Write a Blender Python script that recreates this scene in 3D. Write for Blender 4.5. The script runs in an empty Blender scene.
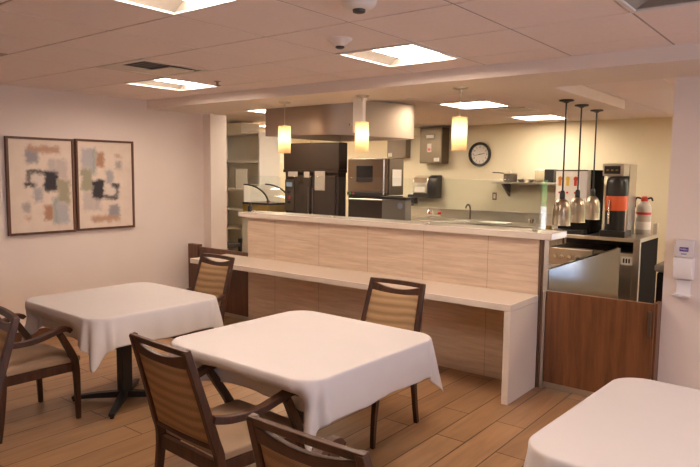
import bpy, bmesh, math, random
from mathutils import Vector, Matrix
PI = math.pi
S = bpy.context.scene
C = S.collection
random.seed(7)

# ------------------------------------------------------------------ materials
def newmat(name):
    m = bpy.data.materials.new(name); m.use_nodes = True
    nt = m.node_tree; b = nt.nodes['Principled BSDF']
    return m, nt, b

def N(nt, typ, **kw):
    n = nt.nodes.new(typ)
    for k, v in kw.items():
        if k.startswith('i_'):
            n.inputs[k[2:].replace('_', ' ')].default_value = v
        else:
            setattr(n, k, v)
    return n

def rgb(c): return (c[0], c[1], c[2], 1)

def plain(name, col, rough=.5, metal=0., var=.06, scale=8., bump=0., bscale=60., spec=.5, stretch=(1, 1, 1), coat=0.):
    m, nt, b = newmat(name)
    tc = N(nt, 'ShaderNodeTexCoord'); mp = N(nt, 'ShaderNodeMapping'); mp.inputs['Scale'].default_value = stretch
    nt.links.new(tc.outputs['Object'], mp.inputs['Vector'])
    nz = N(nt, 'ShaderNodeTexNoise', i_Scale=scale, i_Detail=4.)
    nt.links.new(mp.outputs['Vector'], nz.inputs['Vector'])
    mx = N(nt, 'ShaderNodeMix', data_type='RGBA')
    mx.inputs['A'].default_value = rgb([c * (1 - var) for c in col]); mx.inputs['B'].default_value = rgb([min(1, c * (1 + var)) for c in col])
    nt.links.new(nz.outputs['Fac'], mx.inputs['Factor']); nt.links.new(mx.outputs['Result'], b.inputs['Base Color'])
    b.inputs['Roughness'].default_value = rough; b.inputs['Metallic'].default_value = metal
    b.inputs['Specular IOR Level'].default_value = spec
    b.inputs['Coat Weight'].default_value = coat
    if bump:
        n2 = N(nt, 'ShaderNodeTexNoise', i_Scale=bscale, i_Detail=3.)
        nt.links.new(mp.outputs['Vector'], n2.inputs['Vector'])
        bp = N(nt, 'ShaderNodeBump', i_Strength=bump, i_Distance=.01)
        nt.links.new(n2.outputs['Fac'], bp.inputs['Height']); nt.links.new(bp.outputs['Normal'], b.inputs['Normal'])
    return m

def wood(name, c1, c2, stretch, scale=6., rough=.4, coat=.0, c3=None):
    m, nt, b = newmat(name)
    tc = N(nt, 'ShaderNodeTexCoord'); mp = N(nt, 'ShaderNodeMapping'); mp.inputs['Scale'].default_value = stretch
    nt.links.new(tc.outputs['Object'], mp.inputs['Vector'])
    n1 = N(nt, 'ShaderNodeTexNoise', i_Scale=scale, i_Detail=6., i_Distortion=.4)
    n2 = N(nt, 'ShaderNodeTexNoise', i_Scale=scale * 5, i_Detail=4.)
    nt.links.new(mp.outputs['Vector'], n1.inputs['Vector']); nt.links.new(mp.outputs['Vector'], n2.inputs['Vector'])
    ad = N(nt, 'ShaderNodeMath', operation='MULTIPLY_ADD'); ad.inputs[1].default_value = .35
    nt.links.new(n2.outputs['Fac'], ad.inputs[0]); nt.links.new(n1.outputs['Fac'], ad.inputs[2])
    cr = N(nt, 'ShaderNodeValToRGB'); e = cr.color_ramp.elements
    e[0].position = .45; e[0].color = rgb(c1); e[1].position = .85; e[1].color = rgb(c2)
    nt.links.new(ad.outputs[0], cr.inputs['Fac']); nt.links.new(cr.outputs['Color'], b.inputs['Base Color'])
    b.inputs['Roughness'].default_value = rough; b.inputs['Coat Weight'].default_value = coat
    return m

def brushed(name, col, rough=.3, stretch=(1, 1, 60), metal=1.):
    m, nt, b = newmat(name)
    tc = N(nt, 'ShaderNodeTexCoord'); mp = N(nt, 'ShaderNodeMapping'); mp.inputs['Scale'].default_value = stretch
    nt.links.new(tc.outputs['Object'], mp.inputs['Vector'])
    nz = N(nt, 'ShaderNodeTexNoise', i_Scale=6., i_Detail=5.)
    nt.links.new(mp.outputs['Vector'], nz.inputs['Vector'])
    mr = N(nt, 'ShaderNodeMapRange'); mr.inputs['To Min'].default_value = rough * .8; mr.inputs['To Max'].default_value = rough * 1.25
    nt.links.new(nz.outputs['Fac'], mr.inputs['Value']); nt.links.new(mr.outputs['Result'], b.inputs['Roughness'])
    b.inputs['Base Color'].default_value = rgb(col); b.inputs['Metallic'].default_value = metal
    return m

def emit(name, col, strength):
    m, nt, b = newmat(name)
    b.inputs['Base Color'].default_value = rgb((.8, .8, .8))
    b.inputs['Emission Color'].default_value = rgb(col); b.inputs['Emission Strength'].default_value = strength
    return m

def glass(name, tint, gloss=1.):
    # thin sheet glass: clear transmission plus a Fresnel mirror reflection
    m, nt, b = newmat(name)
    out = nt.nodes['Material Output']
    tr = N(nt, 'ShaderNodeBsdfTransparent'); tr.inputs['Color'].default_value = rgb(tint)
    gl = N(nt, 'ShaderNodeBsdfGlossy'); gl.inputs['Roughness'].default_value = .01
    fr = N(nt, 'ShaderNodeFresnel'); fr.inputs['IOR'].default_value = 1.45
    mu = N(nt, 'ShaderNodeMath', operation='MULTIPLY'); mu.inputs[1].default_value = 1.7 * gloss
    ge = N(nt, 'ShaderNodeNewGeometry'); fb = N(nt, 'ShaderNodeMath', operation='SUBTRACT'); fb.inputs[0].default_value = 1.; nt.links.new(ge.outputs['Backfacing'], fb.inputs[1])
    fm = N(nt, 'ShaderNodeMath', operation='MULTIPLY'); nt.links.new(fr.outputs[0], fm.inputs[0]); nt.links.new(fb.outputs[0], fm.inputs[1])
    nt.links.new(fm.outputs[0], mu.inputs[0])
    mx = N(nt, 'ShaderNodeMixShader')
    nt.links.new(mu.outputs[0], mx.inputs[0]); nt.links.new(tr.outputs[0], mx.inputs[1]); nt.links.new(gl.outputs[0], mx.inputs[2])
    nt.links.new(mx.outputs[0], out.inputs['Surface'])
    return m

WARM = (1.0, .76, .56)
M = {}
M['wall'] = plain('warm_paint', (.80, .71, .645), .75, var=.03, scale=3, bump=.08, bscale=220)
M['ceil_tile'] = plain('ceiling_tile', (.90, .81, .79), .95, var=.04, scale=40, bump=.25, bscale=320)
M['ceil_bar'] = plain('ceiling_bar', (.42, .36, .33), .6)
M['soffit'] = plain('soffit_paint', (.82, .74, .67), .6, var=.02)
M['kwall'] = plain('yellow_paint', (.79, .715, .535), .7, var=.03, scale=3, bump=.05, bscale=200)
M['white_paint'] = plain('white_paint', (.72, .68, .62), .5, var=.03)
M['white_metal'] = plain('white_enamel', (.80, .78, .75), .4, var=.02)
M['reflector'] = plain('reflector_enamel', (.30, .27, .23), .35, var=.02)
M['cream_quartz'] = plain('cream_quartz', (.74, .66, .57), .22, var=.08, scale=160)
M['laminate'] = wood('pale_laminate', (.56, .42, .30), (.72, .57, .43), (1, 1, 14), 3.2, .42)
M['joint'] = plain('panel_joint', (.30, .22, .165), .7)
M['walnut'] = wood('red_walnut', (.105, .040, .015), (.21, .083, .031), (9, 9, .7), 2.4, .38)
M['dark_walnut'] = wood('dark_walnut', (.085, .036, .018), (.15, .066, .034), (9, 9, .7), 2.4, .4)
M['chair_wood'] = wood('chair_walnut', (.036, .0145, .0075), (.078, .032, .0155), (8, 8, 1.2), 5, .38, .0)
M['vinyl'] = plain('tan_vinyl', (.36, .25, .16), .5, var=.08, scale=12, bump=.1, bscale=150)
M['cloth'] = plain('white_linen', (.635, .605, .60), .85, var=.015, scale=10, bump=.12, bscale=500, spec=.2)
M['black_iron'] = plain('black_iron', (.016, .014, .014), .5)
M['black_plastic'] = plain('black_plastic', (.015, .015, .016), .3)
M['dark_plastic'] = plain('charcoal_plastic', (.045, .042, .04), .4)
M['matte_black'] = plain('matte_black', (.014, .012, .011), .8, spec=.05)
M['grey_plastic'] = plain('grey_plastic', (.17, .155, .135), .5)
M['steel'] = brushed('brushed_steel', (.62, .58, .52), .3)
M['hood_steel'] = brushed('hood_steel', (.44, .36, .29), .5, (1, 1, 40))
M['dark_steel'] = brushed('dark_steel', (.20, .17, .145), .35)
M['oven_dark'] = plain('oven_dark', (.032, .020, .014), .55, var=.1, spec=.2)
M['oven_front'] = plain('oven_front', (.15, .09, .05), .35, var=.08)
M['chrome'] = plain('chrome', (.8, .78, .74), .12, metal=1.)
M['bronze'] = brushed('bronze_trim', (.30, .20, .145), .4)
M['guard_steel'] = brushed('guard_steel', (.125, .13, .145), .13, (1, 30, 1))
M['cabinet_steel'] = brushed('cabinet_steel', (.21, .17, .125), .45)
M['alu'] = brushed('aluminium_bell', (.40, .35, .28), .36, (1, 1, 12))
M['paper'] = plain('paper_white', (.78, .75, .70), .8, var=.02)
M['paper_dim'] = plain('paper_kraft', (.34, .28, .235), .8, var=.1, scale=30)
M['white_plastic'] = plain('white_plastic', (.80, .79, .80), .3, var=.01)
M['grey_clear'] = plain('frosted_plastic', (.68, .66, .67), .25)
M['purple'] = plain('purple_print', (.10, .06, .30), .4)
M['ink'] = plain('black_ink', (.02, .02, .02), .6)
M['red'] = plain('red_plastic', (.60, .05, .035), .4)
M['orange'] = plain('orange_plastic', (.72, .13, .045), .35)
M['yellow'] = plain('yellow_juice_print', (.80, .55, .08), .5)
M['orange_print'] = plain('orange_juice_print', (.75, .28, .04), .5)
M['blue'] = plain('blue_sticker', (.22, .30, .45), .4)
M['brass'] = plain('brass', (.50, .33, .10), .3, metal=.8)
M['green'] = plain('green_led_cap', (.08, .35, .06), .4)
M['glass'] = glass('clear_glass', (.96, .98, .97))
M['tint_glass'] = glass('case_glass', (.97, .96, .93))
M['dark_glass'] = plain('dark_glass', (.012, .012, .013), .08)
M['lens'] = emit('troffer_lens', (1.0, .79, .635), 33)
M['klens'] = emit('kitchen_lens', (1.0, .82, .62), 28)
M['jug'] = plain('jug_plastic', (.50, .46, .41), .3)
M['hedge'] = plain('hedge_leaves', (.20, .30, .09), .8, var=.4, scale=6)
M['pavement'] = plain('pale_pavement', (.62, .60, .57), .9, var=.1)

M['off_lens'] = plain('unlit_lens', (.62, .59, .60), .35)
# pendant shade: frosted tube glass lit from inside
m, nt, b = newmat('frosted_shade_glass')
tl = N(nt, 'ShaderNodeBsdfTranslucent'); tl.inputs['Color'].default_value = (.95, .74, .47, 1)
df = N(nt, 'ShaderNodeBsdfDiffuse'); df.inputs['Color'].default_value = (.85, .68, .46, 1)
mx = N(nt, 'ShaderNodeMixShader'); mx.inputs[0].default_value = .35
nt.links.new(tl.outputs[0], mx.inputs[1]); nt.links.new(df.outputs[0], mx.inputs[2]); nt.links.new(mx.outputs[0], nt.nodes['Material Output'].inputs['Surface'])
M['shade'] = m
M['bulb'] = emit('pendant_bulb', (1.0, .76, .44), 16)

def floor_mat():
    m, nt, b = newmat('wood_look_plank')
    tc = N(nt, 'ShaderNodeTexCoord'); sp = N(nt, 'ShaderNodeSeparateXYZ'); cb = N(nt, 'ShaderNodeCombineXYZ')
    nt.links.new(tc.outputs['Object'], sp.inputs[0])
    ax = N(nt, 'ShaderNodeMath', operation='ADD'); ax.inputs[1].default_value = -.105 + 8.2
    ay = N(nt, 'ShaderNodeMath', operation='ADD'); ay.inputs[1].default_value = .53 + 12
    nt.links.new(sp.outputs['X'], ax.inputs[0]); nt.links.new(sp.outputs['Y'], ay.inputs[0])
    nt.links.new(ay.outputs[0], cb.inputs['X']); nt.links.new(ax.outputs[0], cb.inputs['Y'])
    br = N(nt, 'ShaderNodeTexBrick', offset=.37, offset_frequency=2)
    br.inputs['Scale'].default_value = 1.; br.inputs['Brick Width'].default_value = 1.2; br.inputs['Row Height'].default_value = .205
    br.inputs['Mortar Size'].default_value = .0042; br.inputs['Mortar Smooth'].default_value = .1; br.inputs['Bias'].default_value = 0
    br.inputs['Color1'].default_value = rgb((.43, .25, .125)); br.inputs['Color2'].default_value = rgb((.335, .19, .092)); br.inputs['Mortar'].default_value = rgb((.10, .055, .03))
    nt.links.new(cb.outputs[0], br.inputs['Vector'])
    mp = N(nt, 'ShaderNodeMapping'); mp.inputs['Scale'].default_value = (14, 1.3, 1)
    nt.links.new(tc.outputs['Object'], mp.inputs['Vector'])
    nz = N(nt, 'ShaderNodeTexNoise', i_Scale=1.6, i_Detail=6., i_Distortion=.6); nt.links.new(mp.outputs['Vector'], nz.inputs['Vector'])
    mr = N(nt, 'ShaderNodeMapRange'); mr.inputs['From Min'].default_value = .3; mr.inputs['From Max'].default_value = .7
    mr.inputs['To Min'].default_value = .84; mr.inputs['To Max'].default_value = 1.12
    nt.links.new(nz.outputs['Fac'], mr.inputs['Value'])
    vm = N(nt, 'ShaderNodeVectorMath', operation='SCALE')
    nt.links.new(br.outputs['Color'], vm.inputs[0]); nt.links.new(mr.outputs['Result'], vm.inputs['Scale'])
    nt.links.new(vm.outputs['Vector'], b.inputs['Base Color'])
    b.inputs['Roughness'].default_value = .42
    bp = N(nt, 'ShaderNodeBump', i_Strength=.3, i_Distance=.002); bp.invert = True
    nt.links.new(br.outputs['Fac'], bp.inputs['Height']); nt.links.new(bp.outputs['Normal'], b.inputs['Normal'])
    return m
M['floor'] = floor_mat()

def fabric_mat():
    m, nt, b = newmat('woven_tan_fabric')
    tc = N(nt, 'ShaderNodeTexCoord'); sp = N(nt, 'ShaderNodeSeparateXYZ')
    nt.links.new(tc.outputs['Object'], sp.inputs[0])
    nz = N(nt, 'ShaderNodeTexNoise', i_Scale=5., i_Detail=1.); nt.links.new(tc.outputs['Object'], nz.inputs['Vector'])
    sx = N(nt, 'ShaderNodeMath', operation='MULTIPLY'); sx.inputs[1].default_value = 13.
    nt.links.new(sp.outputs['X'], sx.inputs[0])
    sn = N(nt, 'ShaderNodeMath', operation='SINE'); nt.links.new(sx.outputs[0], sn.inputs[0])
    wob = N(nt, 'ShaderNodeMath', operation='MULTIPLY'); wob.inputs[1].default_value = .004
    nt.links.new(sn.outputs[0], wob.inputs[0])
    wz = N(nt, 'ShaderNodeMath', operation='ADD'); nt.links.new(sp.outputs['Z'], wz.inputs[0]); nt.links.new(wob.outputs[0], wz.inputs[1])
    nw = N(nt, 'ShaderNodeMath', operation='MULTIPLY_ADD'); nw.inputs[1].default_value = .03
    nt.links.new(nz.outputs['Fac'], nw.inputs[0]); nt.links.new(wz.outputs[0], nw.inputs[2])
    fr = N(nt, 'ShaderNodeMath', operation='MULTIPLY'); fr.inputs[1].default_value = 2 * PI / .052
    nt.links.new(nw.outputs[0], fr.inputs[0])
    s2 = N(nt, 'ShaderNodeMath', operation='SINE'); nt.links.new(fr.outputs[0], s2.inputs[0])
    mr = N(nt, 'ShaderNodeMapRange'); mr.inputs['From Min'].default_value = -1; nt.links.new(s2.outputs[0], mr.inputs['Value'])
    cr = N(nt, 'ShaderNodeValToRGB'); e = cr.color_ramp.elements
    e[0].position = .1; e[0].color = rgb((.315, .195, .092)); e[1].position = .75; e[1].color = rgb((.44, .28, .138))
    nt.links.new(mr.outputs['Result'], cr.inputs['Fac'])
    # fine weave
    ck = N(nt, 'ShaderNodeTexChecker', i_Scale=190.)
    ck.inputs['Color1'].default_value = rgb((1.08, 1.08, 1.08)); ck.inputs['Color2'].default_value = rgb((.84, .84, .84))
    nt.links.new(tc.outputs['Object'], ck.inputs['Vector'])
    vm = N(nt, 'ShaderNodeVectorMath', operation='MULTIPLY')
    nt.links.new(cr.outputs['Color'], vm.inputs[0]); nt.links.new(ck.outputs['Color'], vm.inputs[1])
    nt.links.new(vm.outputs['Vector'], b.inputs['Base Color'])
    b.inputs['Roughness'].default_value = .75
    bp = N(nt, 'ShaderNodeBump', i_Strength=.35, i_Distance=.006); nt.links.new(mr.outputs['Result'], bp.inputs['Height'])
    nt.links.new(bp.outputs['Normal'], b.inputs['Normal'])
    return m
M['fabric'] = fabric_mat()

def art_mat(name, flip):
    """cream canvas with soft-edged paint patches; object space: X across (-.5..+.5 of width), Z up"""
    W, H = .60, .87
    m, nt, b = newmat(name)
    tc = N(nt, 'ShaderNodeTexCoord'); sp = N(nt, 'ShaderNodeSeparateXYZ')
    nz = N(nt, 'ShaderNodeTexNoise', i_Scale=16., i_Detail=8., i_Roughness=.75)
    nt.links.new(tc.outputs['Object'], nz.inputs['Vector'])
    sb = N(nt, 'ShaderNodeVectorMath', operation='SUBTRACT'); sb.inputs[1].default_value = (.5, .5, .5)
    nt.links.new(nz.outputs['Color'], sb.inputs[0])
    sc = N(nt, 'ShaderNodeVectorMath', operation='SCALE'); sc.inputs['Scale'].default_value = .13
    nt.links.new(sb.outputs['Vector'], sc.inputs[0])
    ad = N(nt, 'ShaderNodeVectorMath', operation='ADD'); nt.links.new(tc.outputs['Object'], ad.inputs[0]); nt.links.new(sc.outputs['Vector'], ad.inputs[1])
    nt.links.new(ad.outputs['Vector'], sp.inputs[0])
    n2 = N(nt, 'ShaderNodeTexNoise', i_Scale=9., i_Detail=5.); nt.links.new(tc.outputs['Object'], n2.inputs['Vector'])
    base = N(nt, 'ShaderNodeMix', data_type='RGBA'); base.inputs['A'].default_value = rgb((.66, .55, .45)); base.inputs['B'].default_value = rgb((.80, .70, .60))
    nt.links.new(n2.outputs['Fac'], base.inputs['Factor'])
    cur = base.outputs['Result']
    P = [(.26, .80, .055, .135, (.42, .20, .10), .75), (.25, .46, .12, .25, (.27, .26, .29), .9), (.60, .74, .20, .36, (.42, .38, .38), .7),
         (.74, .93, .20, .42, (.48, .42, .40), .8), (.53, .76, .33, .56, (.035, .03, .035), 1.), (.27, .55, .325, .365, (.05, .045, .05), .9),
         (.23, .40, .47, .505, (.04, .035, .04), .95), (.27, .33, .35, .50, (.06, .05, .055), .8), (.35, .54, .375, .48, (.66, .60, .53), .9),
         (.36, .50, .51, .68, (.33, .33, .36), .85), (.75, .96, .43, .70, (.27, .26, .16), .85), (.19, .31, .69, .785, (.36, .32, .29), .85),
         (.52, .67, .71, .89, (.38, .17, .08), .85), (.67, .76, .62, .94, (.25, .31, .31), .8), (.74, .94, .70, .93, (.38, .38, .42), .85),
         (.20, .32, .83, .87, (.45, .25, .15), .6)]
    for (u0, u1, v0, v1, col, op) in P:
        if flip: u0, u1, v0, v1 = 1 - u1, 1 - u0, 1 - v1, 1 - v0
        x0, x1 = (u0 - .5) * W, (u1 - .5) * W; z0, z1 = (.5 - v1) * H, (.5 - v0) * H
        def edge(sock, c, h):
            a = N(nt, 'ShaderNodeMath', operation='SUBTRACT'); a.inputs[1].default_value = c; nt.links.new(sock, a.inputs[0])
            d = N(nt, 'ShaderNodeMath', operation='ABSOLUTE'); nt.links.new(a.outputs[0], d.inputs[0])
            r = N(nt, 'ShaderNodeMapRange', interpolation_type='SMOOTHSTEP'); r.inputs['From Min'].default_value = h + .024; r.inputs['From Max'].default_value = max(0, h - .026)
            nt.links.new(d.outputs[0], r.inputs['Value']); return r.outputs['Result']
        ex = edge(sp.outputs['X'], (x0 + x1) / 2, (x1 - x0) / 2); ez = edge(sp.outputs['Z'], (z0 + z1) / 2, (z1 - z0) / 2)
        mu = N(nt, 'ShaderNodeMath', operation='MULTIPLY'); nt.links.new(ex, mu.inputs[0]); nt.links.new(ez, mu.inputs[1])
        mo = N(nt, 'ShaderNodeMath', operation='MULTIPLY'); mo.inputs[1].default_value = op; nt.links.new(mu.outputs[0], mo.inputs[0])
        mx = N(nt, 'ShaderNodeMix', data_type='RGBA'); mx.inputs['B'].default_value = rgb(col)
        nt.links.new(mo.outputs[0], mx.inputs['Factor']); nt.links.new(cur, mx.inputs['A']); cur = mx.outputs['Result']
    nt.links.new(cur, b.inputs['Base Color']); b.inputs['Roughness'].default_value = .7
    return m

# ------------------------------------------------------------------ mesh helpers
class MB:
    def __init__(s): s.bm = bmesh.new()
    def poly_prism(s, pts, z0, z1, axis='z'):
        def mk(p, h):
            return {'z': (p[0], p[1], h), 'y': (p[0], h, p[1]), 'x': (h, p[0], p[1])}[axis]
        a = [s.bm.verts.new(mk(p, z0)) for p in pts]; b = [s.bm.verts.new(mk(p, z1)) for p in pts]
        n = len(pts)
        s.bm.faces.new(a[::-1]); s.bm.faces.new(b)
        for i in range(n): s.bm.faces.new((a[i], a[(i + 1) % n], b[(i + 1) % n], b[i]))
        return s
    def box(s, lo, hi):
        x0, y0, z0 = lo; x1, y1, z1 = hi
        return s.poly_prism([(x0, y0), (x1, y0), (x1, y1), (x0, y1)], z0, z1)
    def lathe(s, prof, cx=0, cy=0, n=24, cz=0., cap=True, axis='z'):
        rings = []
        for (r, z) in prof:
            ring = []
            for k in range(n):
                t = 2 * PI * k / n
                c_, s_ = r * math.cos(t), r * math.sin(t)
                if axis == 'z': p = (cx + c_, cy + s_, cz + z)
                elif axis == 'y': p = (cx + c_, cy + z, cz + s_)
                else: p = (cx + z, cy + c_, cz + s_)
                ring.append(s.bm.verts.new(p))
            rings.append(ring)
        for a, b in zip(rings, rings[1:]):
            for k in range(n): s.bm.faces.new((a[k], a[(k + 1) % n], b[(k + 1) % n], b[k]))
        if cap:
            s.bm.faces.new(rings[0][::-1]); s.bm.faces.new(rings[-1])
        return s
    def sweep(s, path, wid, thk, side=Vector((1, 0, 0)), n=None):
        """rectangular section swept along path; wid along 'side', thk perpendicular; wid/thk number or list"""
        P = [Vector(p) for p in path]; rings = []
        for i, p in enumerate(P):
            d = (P[min(i + 1, len(P) - 1)] - P[max(i - 1, 0)]).normalized()
            sd = (side - d * side.dot(d)).normalized(); up = d.cross(sd)
            w = (wid[i] if isinstance(wid, (list, tuple)) else wid) / 2; t = (thk[i] if isinstance(thk, (list, tuple)) else thk) / 2
            rings.append([s.bm.verts.new(p + sd * a * w + up * b_ * t) for a, b_ in ((-1, -1), (1, -1), (1, 1), (-1, 1))])
        for a, b in zip(rings, rings[1:]):
            for k in range(4): s.bm.faces.new((a[k], a[(k + 1) % 4], b[(k + 1) % 4], b[k]))
        s.bm.faces.new(rings[0][::-1]); s.bm.faces.new(rings[-1])
        return s
    def tube(s, path, r, n=10):
        P = [Vector(p) for p in path]; rings = []
        ref = Vector((0, 0, 1))
        for i, p in enumerate(P):
            d = (P[min(i + 1, len(P) - 1)] - P[max(i - 1, 0)]).normalized()
            a = d.orthogonal() if abs(d.dot(ref)) > .98 else d.cross(ref)
            if i and abs(d.dot(ref)) > .98: a = pa - d * pa.dot(d)
            a.normalize(); pa = a; b_ = d.cross(a)
            rr = r[i] if isinstance(r, (list, tuple)) else r
            rings.append([s.bm.verts.new(p + a * rr * math.cos(2 * PI * k / n) + b_ * rr * math.sin(2 * PI * k / n)) for k in range(n)])
        for a, b in zip(rings, rings[1:]):
            for k in range(n): s.bm.faces.new((a[k], a[(k + 1) % n], b[(k + 1) % n], b[k]))
        s.bm.faces.new(rings[0][::-1]); s.bm.faces.new(rings[-1])
        return s
    def build(s, name, mat, parent=None, bevel=0., seg=2, smooth=True, subsurf=0, angle=40):
        bmesh.ops.recalc_face_normals(s.bm, faces=s.bm.faces[:])
        me = bpy.data.meshes.new(name); s.bm.to_mesh(me); s.bm.free()
        if mat: me.materials.append(mat)
        o = bpy.data.objects.new(name, me); C.objects.link(o)
        if parent: o.parent = parent
        if smooth:
            for p in me.polygons: p.use_smooth = True
            me.set_sharp_from_angle(angle=math.radians(angle)) if not bevel and not subsurf else None
        if bevel:
            md = o.modifiers.new('bevel', 'BEVEL'); md.width = bevel; md.segments = seg; md.limit_method = 'ANGLE'; md.angle_limit = math.radians(35)
            md.harden_normals = True
        if subsurf:
            md = o.modifiers.new('sub', 'SUBSURF'); md.levels = md.render_levels = subsurf
        return o

def box(name, mat, lo, hi, parent=None, bevel=0.): return MB().box(lo, hi).build(name, mat, parent, bevel)

def text(body, size, mat, parent, loc):
    cv = bpy.data.curves.new('text', 'FONT'); cv.body = body; cv.size = size; cv.align_x = 'CENTER'; cv.align_y = 'CENTER'; cv.extrude = size * .02
    o = bpy.data.objects.new('text', cv); C.objects.link(o)
    bpy.context.view_layer.update()
    me = bpy.data.meshes.new_from_object(o.evaluated_get(bpy.context.evaluated_depsgraph_get()))
    bpy.data.objects.remove(o); bpy.data.curves.remove(cv)
    me.materials.clear(); me.materials.append(mat)
    t = bpy.data.objects.new('lettering', me); C.objects.link(t); t.parent = parent; t.location = loc; t.rotation_euler = (PI / 2, 0, 0)
    return t
def tag(o, label, cat, group=None):
    o['label'] = label; o['category'] = cat
    if group: o['group'] = group
    return o
def thing(name, label, cat, loc=(0, 0, 0), rz=0., group=None):
    o = bpy.data.objects.new(name, None); C.objects.link(o); o.location = loc; o.rotation_euler = (0, 0, rz)
    o.empty_display_size = .1
    return tag(o, label, cat, group)
def struct(o): o['kind'] = 'structure'; return o
def dup(root, loc, rz, label, group=None):
    r = root.copy(); C.objects.link(r); r.location = loc; r.rotation_euler = (0, 0, rz); r['label'] = label
    if group: r['group'] = group
    for ch in list(root.children):
        c = ch.copy(); C.objects.link(c); c.parent = r
        for g in ch.children:
            d = g.copy(); C.objects.link(d); d.parent = c
    return r

# ------------------------------------------------------------------ room shell
CE = 2.433; SF = 2.342
XL, XR, YF, YK = -2.86, 6.2, -5.6, 7.15
KXL, KXR = -4.9, 5.2
G = .61; GY = .6194
struct(box('floor', M['floor'], (KXL - .2, YF - .2, -.12), (XR + .2, YK + .2, 0)))

lights = [(1, -1), (1, 2), (-3, 2), (4, 1), (4, -2), (7, 1)]
vents = [(-2, 1), (-3, -1)]
def ceiling():
    t = MB(); g = MB()
    i0, i1 = math.floor(XL / G), math.ceil(XR / G); j0, j1 = math.floor(YF / GY), 4
    for i in range(i0, i1):
        for j in range(j0, j1):
            if (i, j) in lights or (i, j) in vents: continue
            x0, x1 = max(i * G, XL), min((i + 1) * G, XR); y0, y1 = max(j * GY, YF), min((j + 1) * GY, 2.2)
            if x1 - x0 < .02 or y1 - y0 < .02: continue
            t.box((x0 + .006, y0 + .006, CE), (x1 - .006, y1 - .006, CE + .02))
    for i in range(i0 + 1, i1): g.box((i * G - .006, YF, CE + .003), (i * G + .006, 2.2, CE + .03))
    for j in range(j0 + 1, j1): g.box((XL, j * GY - .006, CE + .0045), (XR, j * GY + .006, CE + .028))
    struct(t.build('ceiling', M['ceil_tile'], bevel=.003, seg=1))
    struct(g.build('trim_1', M['ceil_bar']))
ceiling()
klights = [(-.35, 4.17), (-.35, 6.05), (-4.5, 5.5), (2.6, 4.17), (2.6, 6.05), (-2.6, 5.6), (-2.79, 3.54)]  # last entry is an added light that brightens the white shelf unit
kvents = [(-.22, 4.86)]
def kceiling():
    t = MB()
    xs = [KXL]; ys = [2.2]
    # tile grid, kitchen side, cut where the fixtures sit
    cells = []
    for i in range(-9, 10):
        for j in range(0, 9):
            cells.append((-.35 + i * G, 2.29 + j * .627, -.35 + (i + 1) * G, 2.29 + (j + 1) * .627))
    for (x0, y0, x1, y1) in cells:
        cx, cy = (x0 + x1) / 2, (y0 + y1) / 2
        if any(abs(cx - a - .305) < .2 and abs(cy - b - .31) < .2 for a, b in klights): continue
        x0, x1 = max(x0, KXL), min(x1, KXR); y1 = min(y1, YK)
        if x1 - x0 < .03 or y1 - y0 < .03: continue
        t.box((x0 + .004, y0 + .004, CE), (x1 - .004, y1 - .004, CE + .02))
    return t
# snap kitchen lights onto the kitchen grid
klights = [(-.35 + round((a + .35) / G) * G, 2.29 + round((b - 2.29) / .627) * .627) for a, b in klights]
o = kceiling().build('ceiling', M['ceil_tile'], bevel=.002, seg=1); struct(o)
b_ = MB()
b_.box((KXL - .1, YF - .1, CE + .13), (XR + .1, YK + .1, CE + .2)); struct(b_.build('ceiling', M['ceil_bar']))

struct(box('wall_left', M['wall'], (XL - .12, YF, 0), (XL, 2.95, CE + .1)))
struct(box('trim_2', M['wall'], (XL - .12, 2.95, 0), (-2.725, 3.20, SF)))          # jamb at the kitchen opening
def wall_with_hole(name, mat, x0, x1, y0, y1, z1, holes):
    m = MB(); (ya, yb, za, zb) = holes
    m.box((x0, y0, 0), (x1, ya, z1)); m.box((x0, yb, 0), (x1, y1, z1)); m.box((x0, ya, 0), (x1, yb, za)); m.box((x0, ya, zb), (x1, yb, z1))
    return struct(m.build(name, mat))
struct(box('wall_front', M['wall'], (XL - .12, YF - .12, 0), (XR + .12, YF, CE + .1)))
wall_with_hole('wall_right', M['wall'], XR, XR + .12, YF, 2.95, CE + .1, (-2.6, 1.6, .85, 2.15))
struct(box('wall_back', M['wall'], (2.312, 2.88, 0), (XR, 3.02, CE)))                # pier beside the gate, runs on to the right
kb = MB()
for lo, hi in (((KXL, YK, 0), (2.5, YK + .12, CE + .1)), ((4.1, YK, 0), (KXR, YK + .12, CE + .1)), ((2.5, YK, 2.12), (4.1, YK + .12, CE + .1)), ((2.5, YK, 0), (4.1, YK + .12, .08))): kb.box(lo, hi)
struct(kb.build('wall_kitchen_back', M['kwall']))
dm = MB()
for lo, hi in (((2.5, YK + .02, .08), (4.1, YK + .1, .16)), ((2.5, YK + .02, 2.04), (4.1, YK + .1, 2.12))): dm.box(lo, hi)
for x in (2.5, 3.26, 4.02): dm.box((x, YK + .02, .16), (x + .08, YK + .1, 2.04))
dm = struct(dm.build('door_1', M['white_metal'])); box('pane', M['tint_glass'], (2.54, YK + .055, .12), (4.06, YK + .061, 2.08), dm)
struct(box('wall_kitchen_left', M['kwall'], (KXL - .12, 3.2, 0), (KXL, YK + .12, CE + .1)))
struct(box('wall_kitchen_front', M['kwall'], (KXL, 3.08, 0), (XL - .12, 3.2, CE + .1)))
struct(box('wall_kitchen_right', M['kwall'], (KXR, 3.02, 0), (KXR + .12, YK + .12, CE + .1)))
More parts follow.
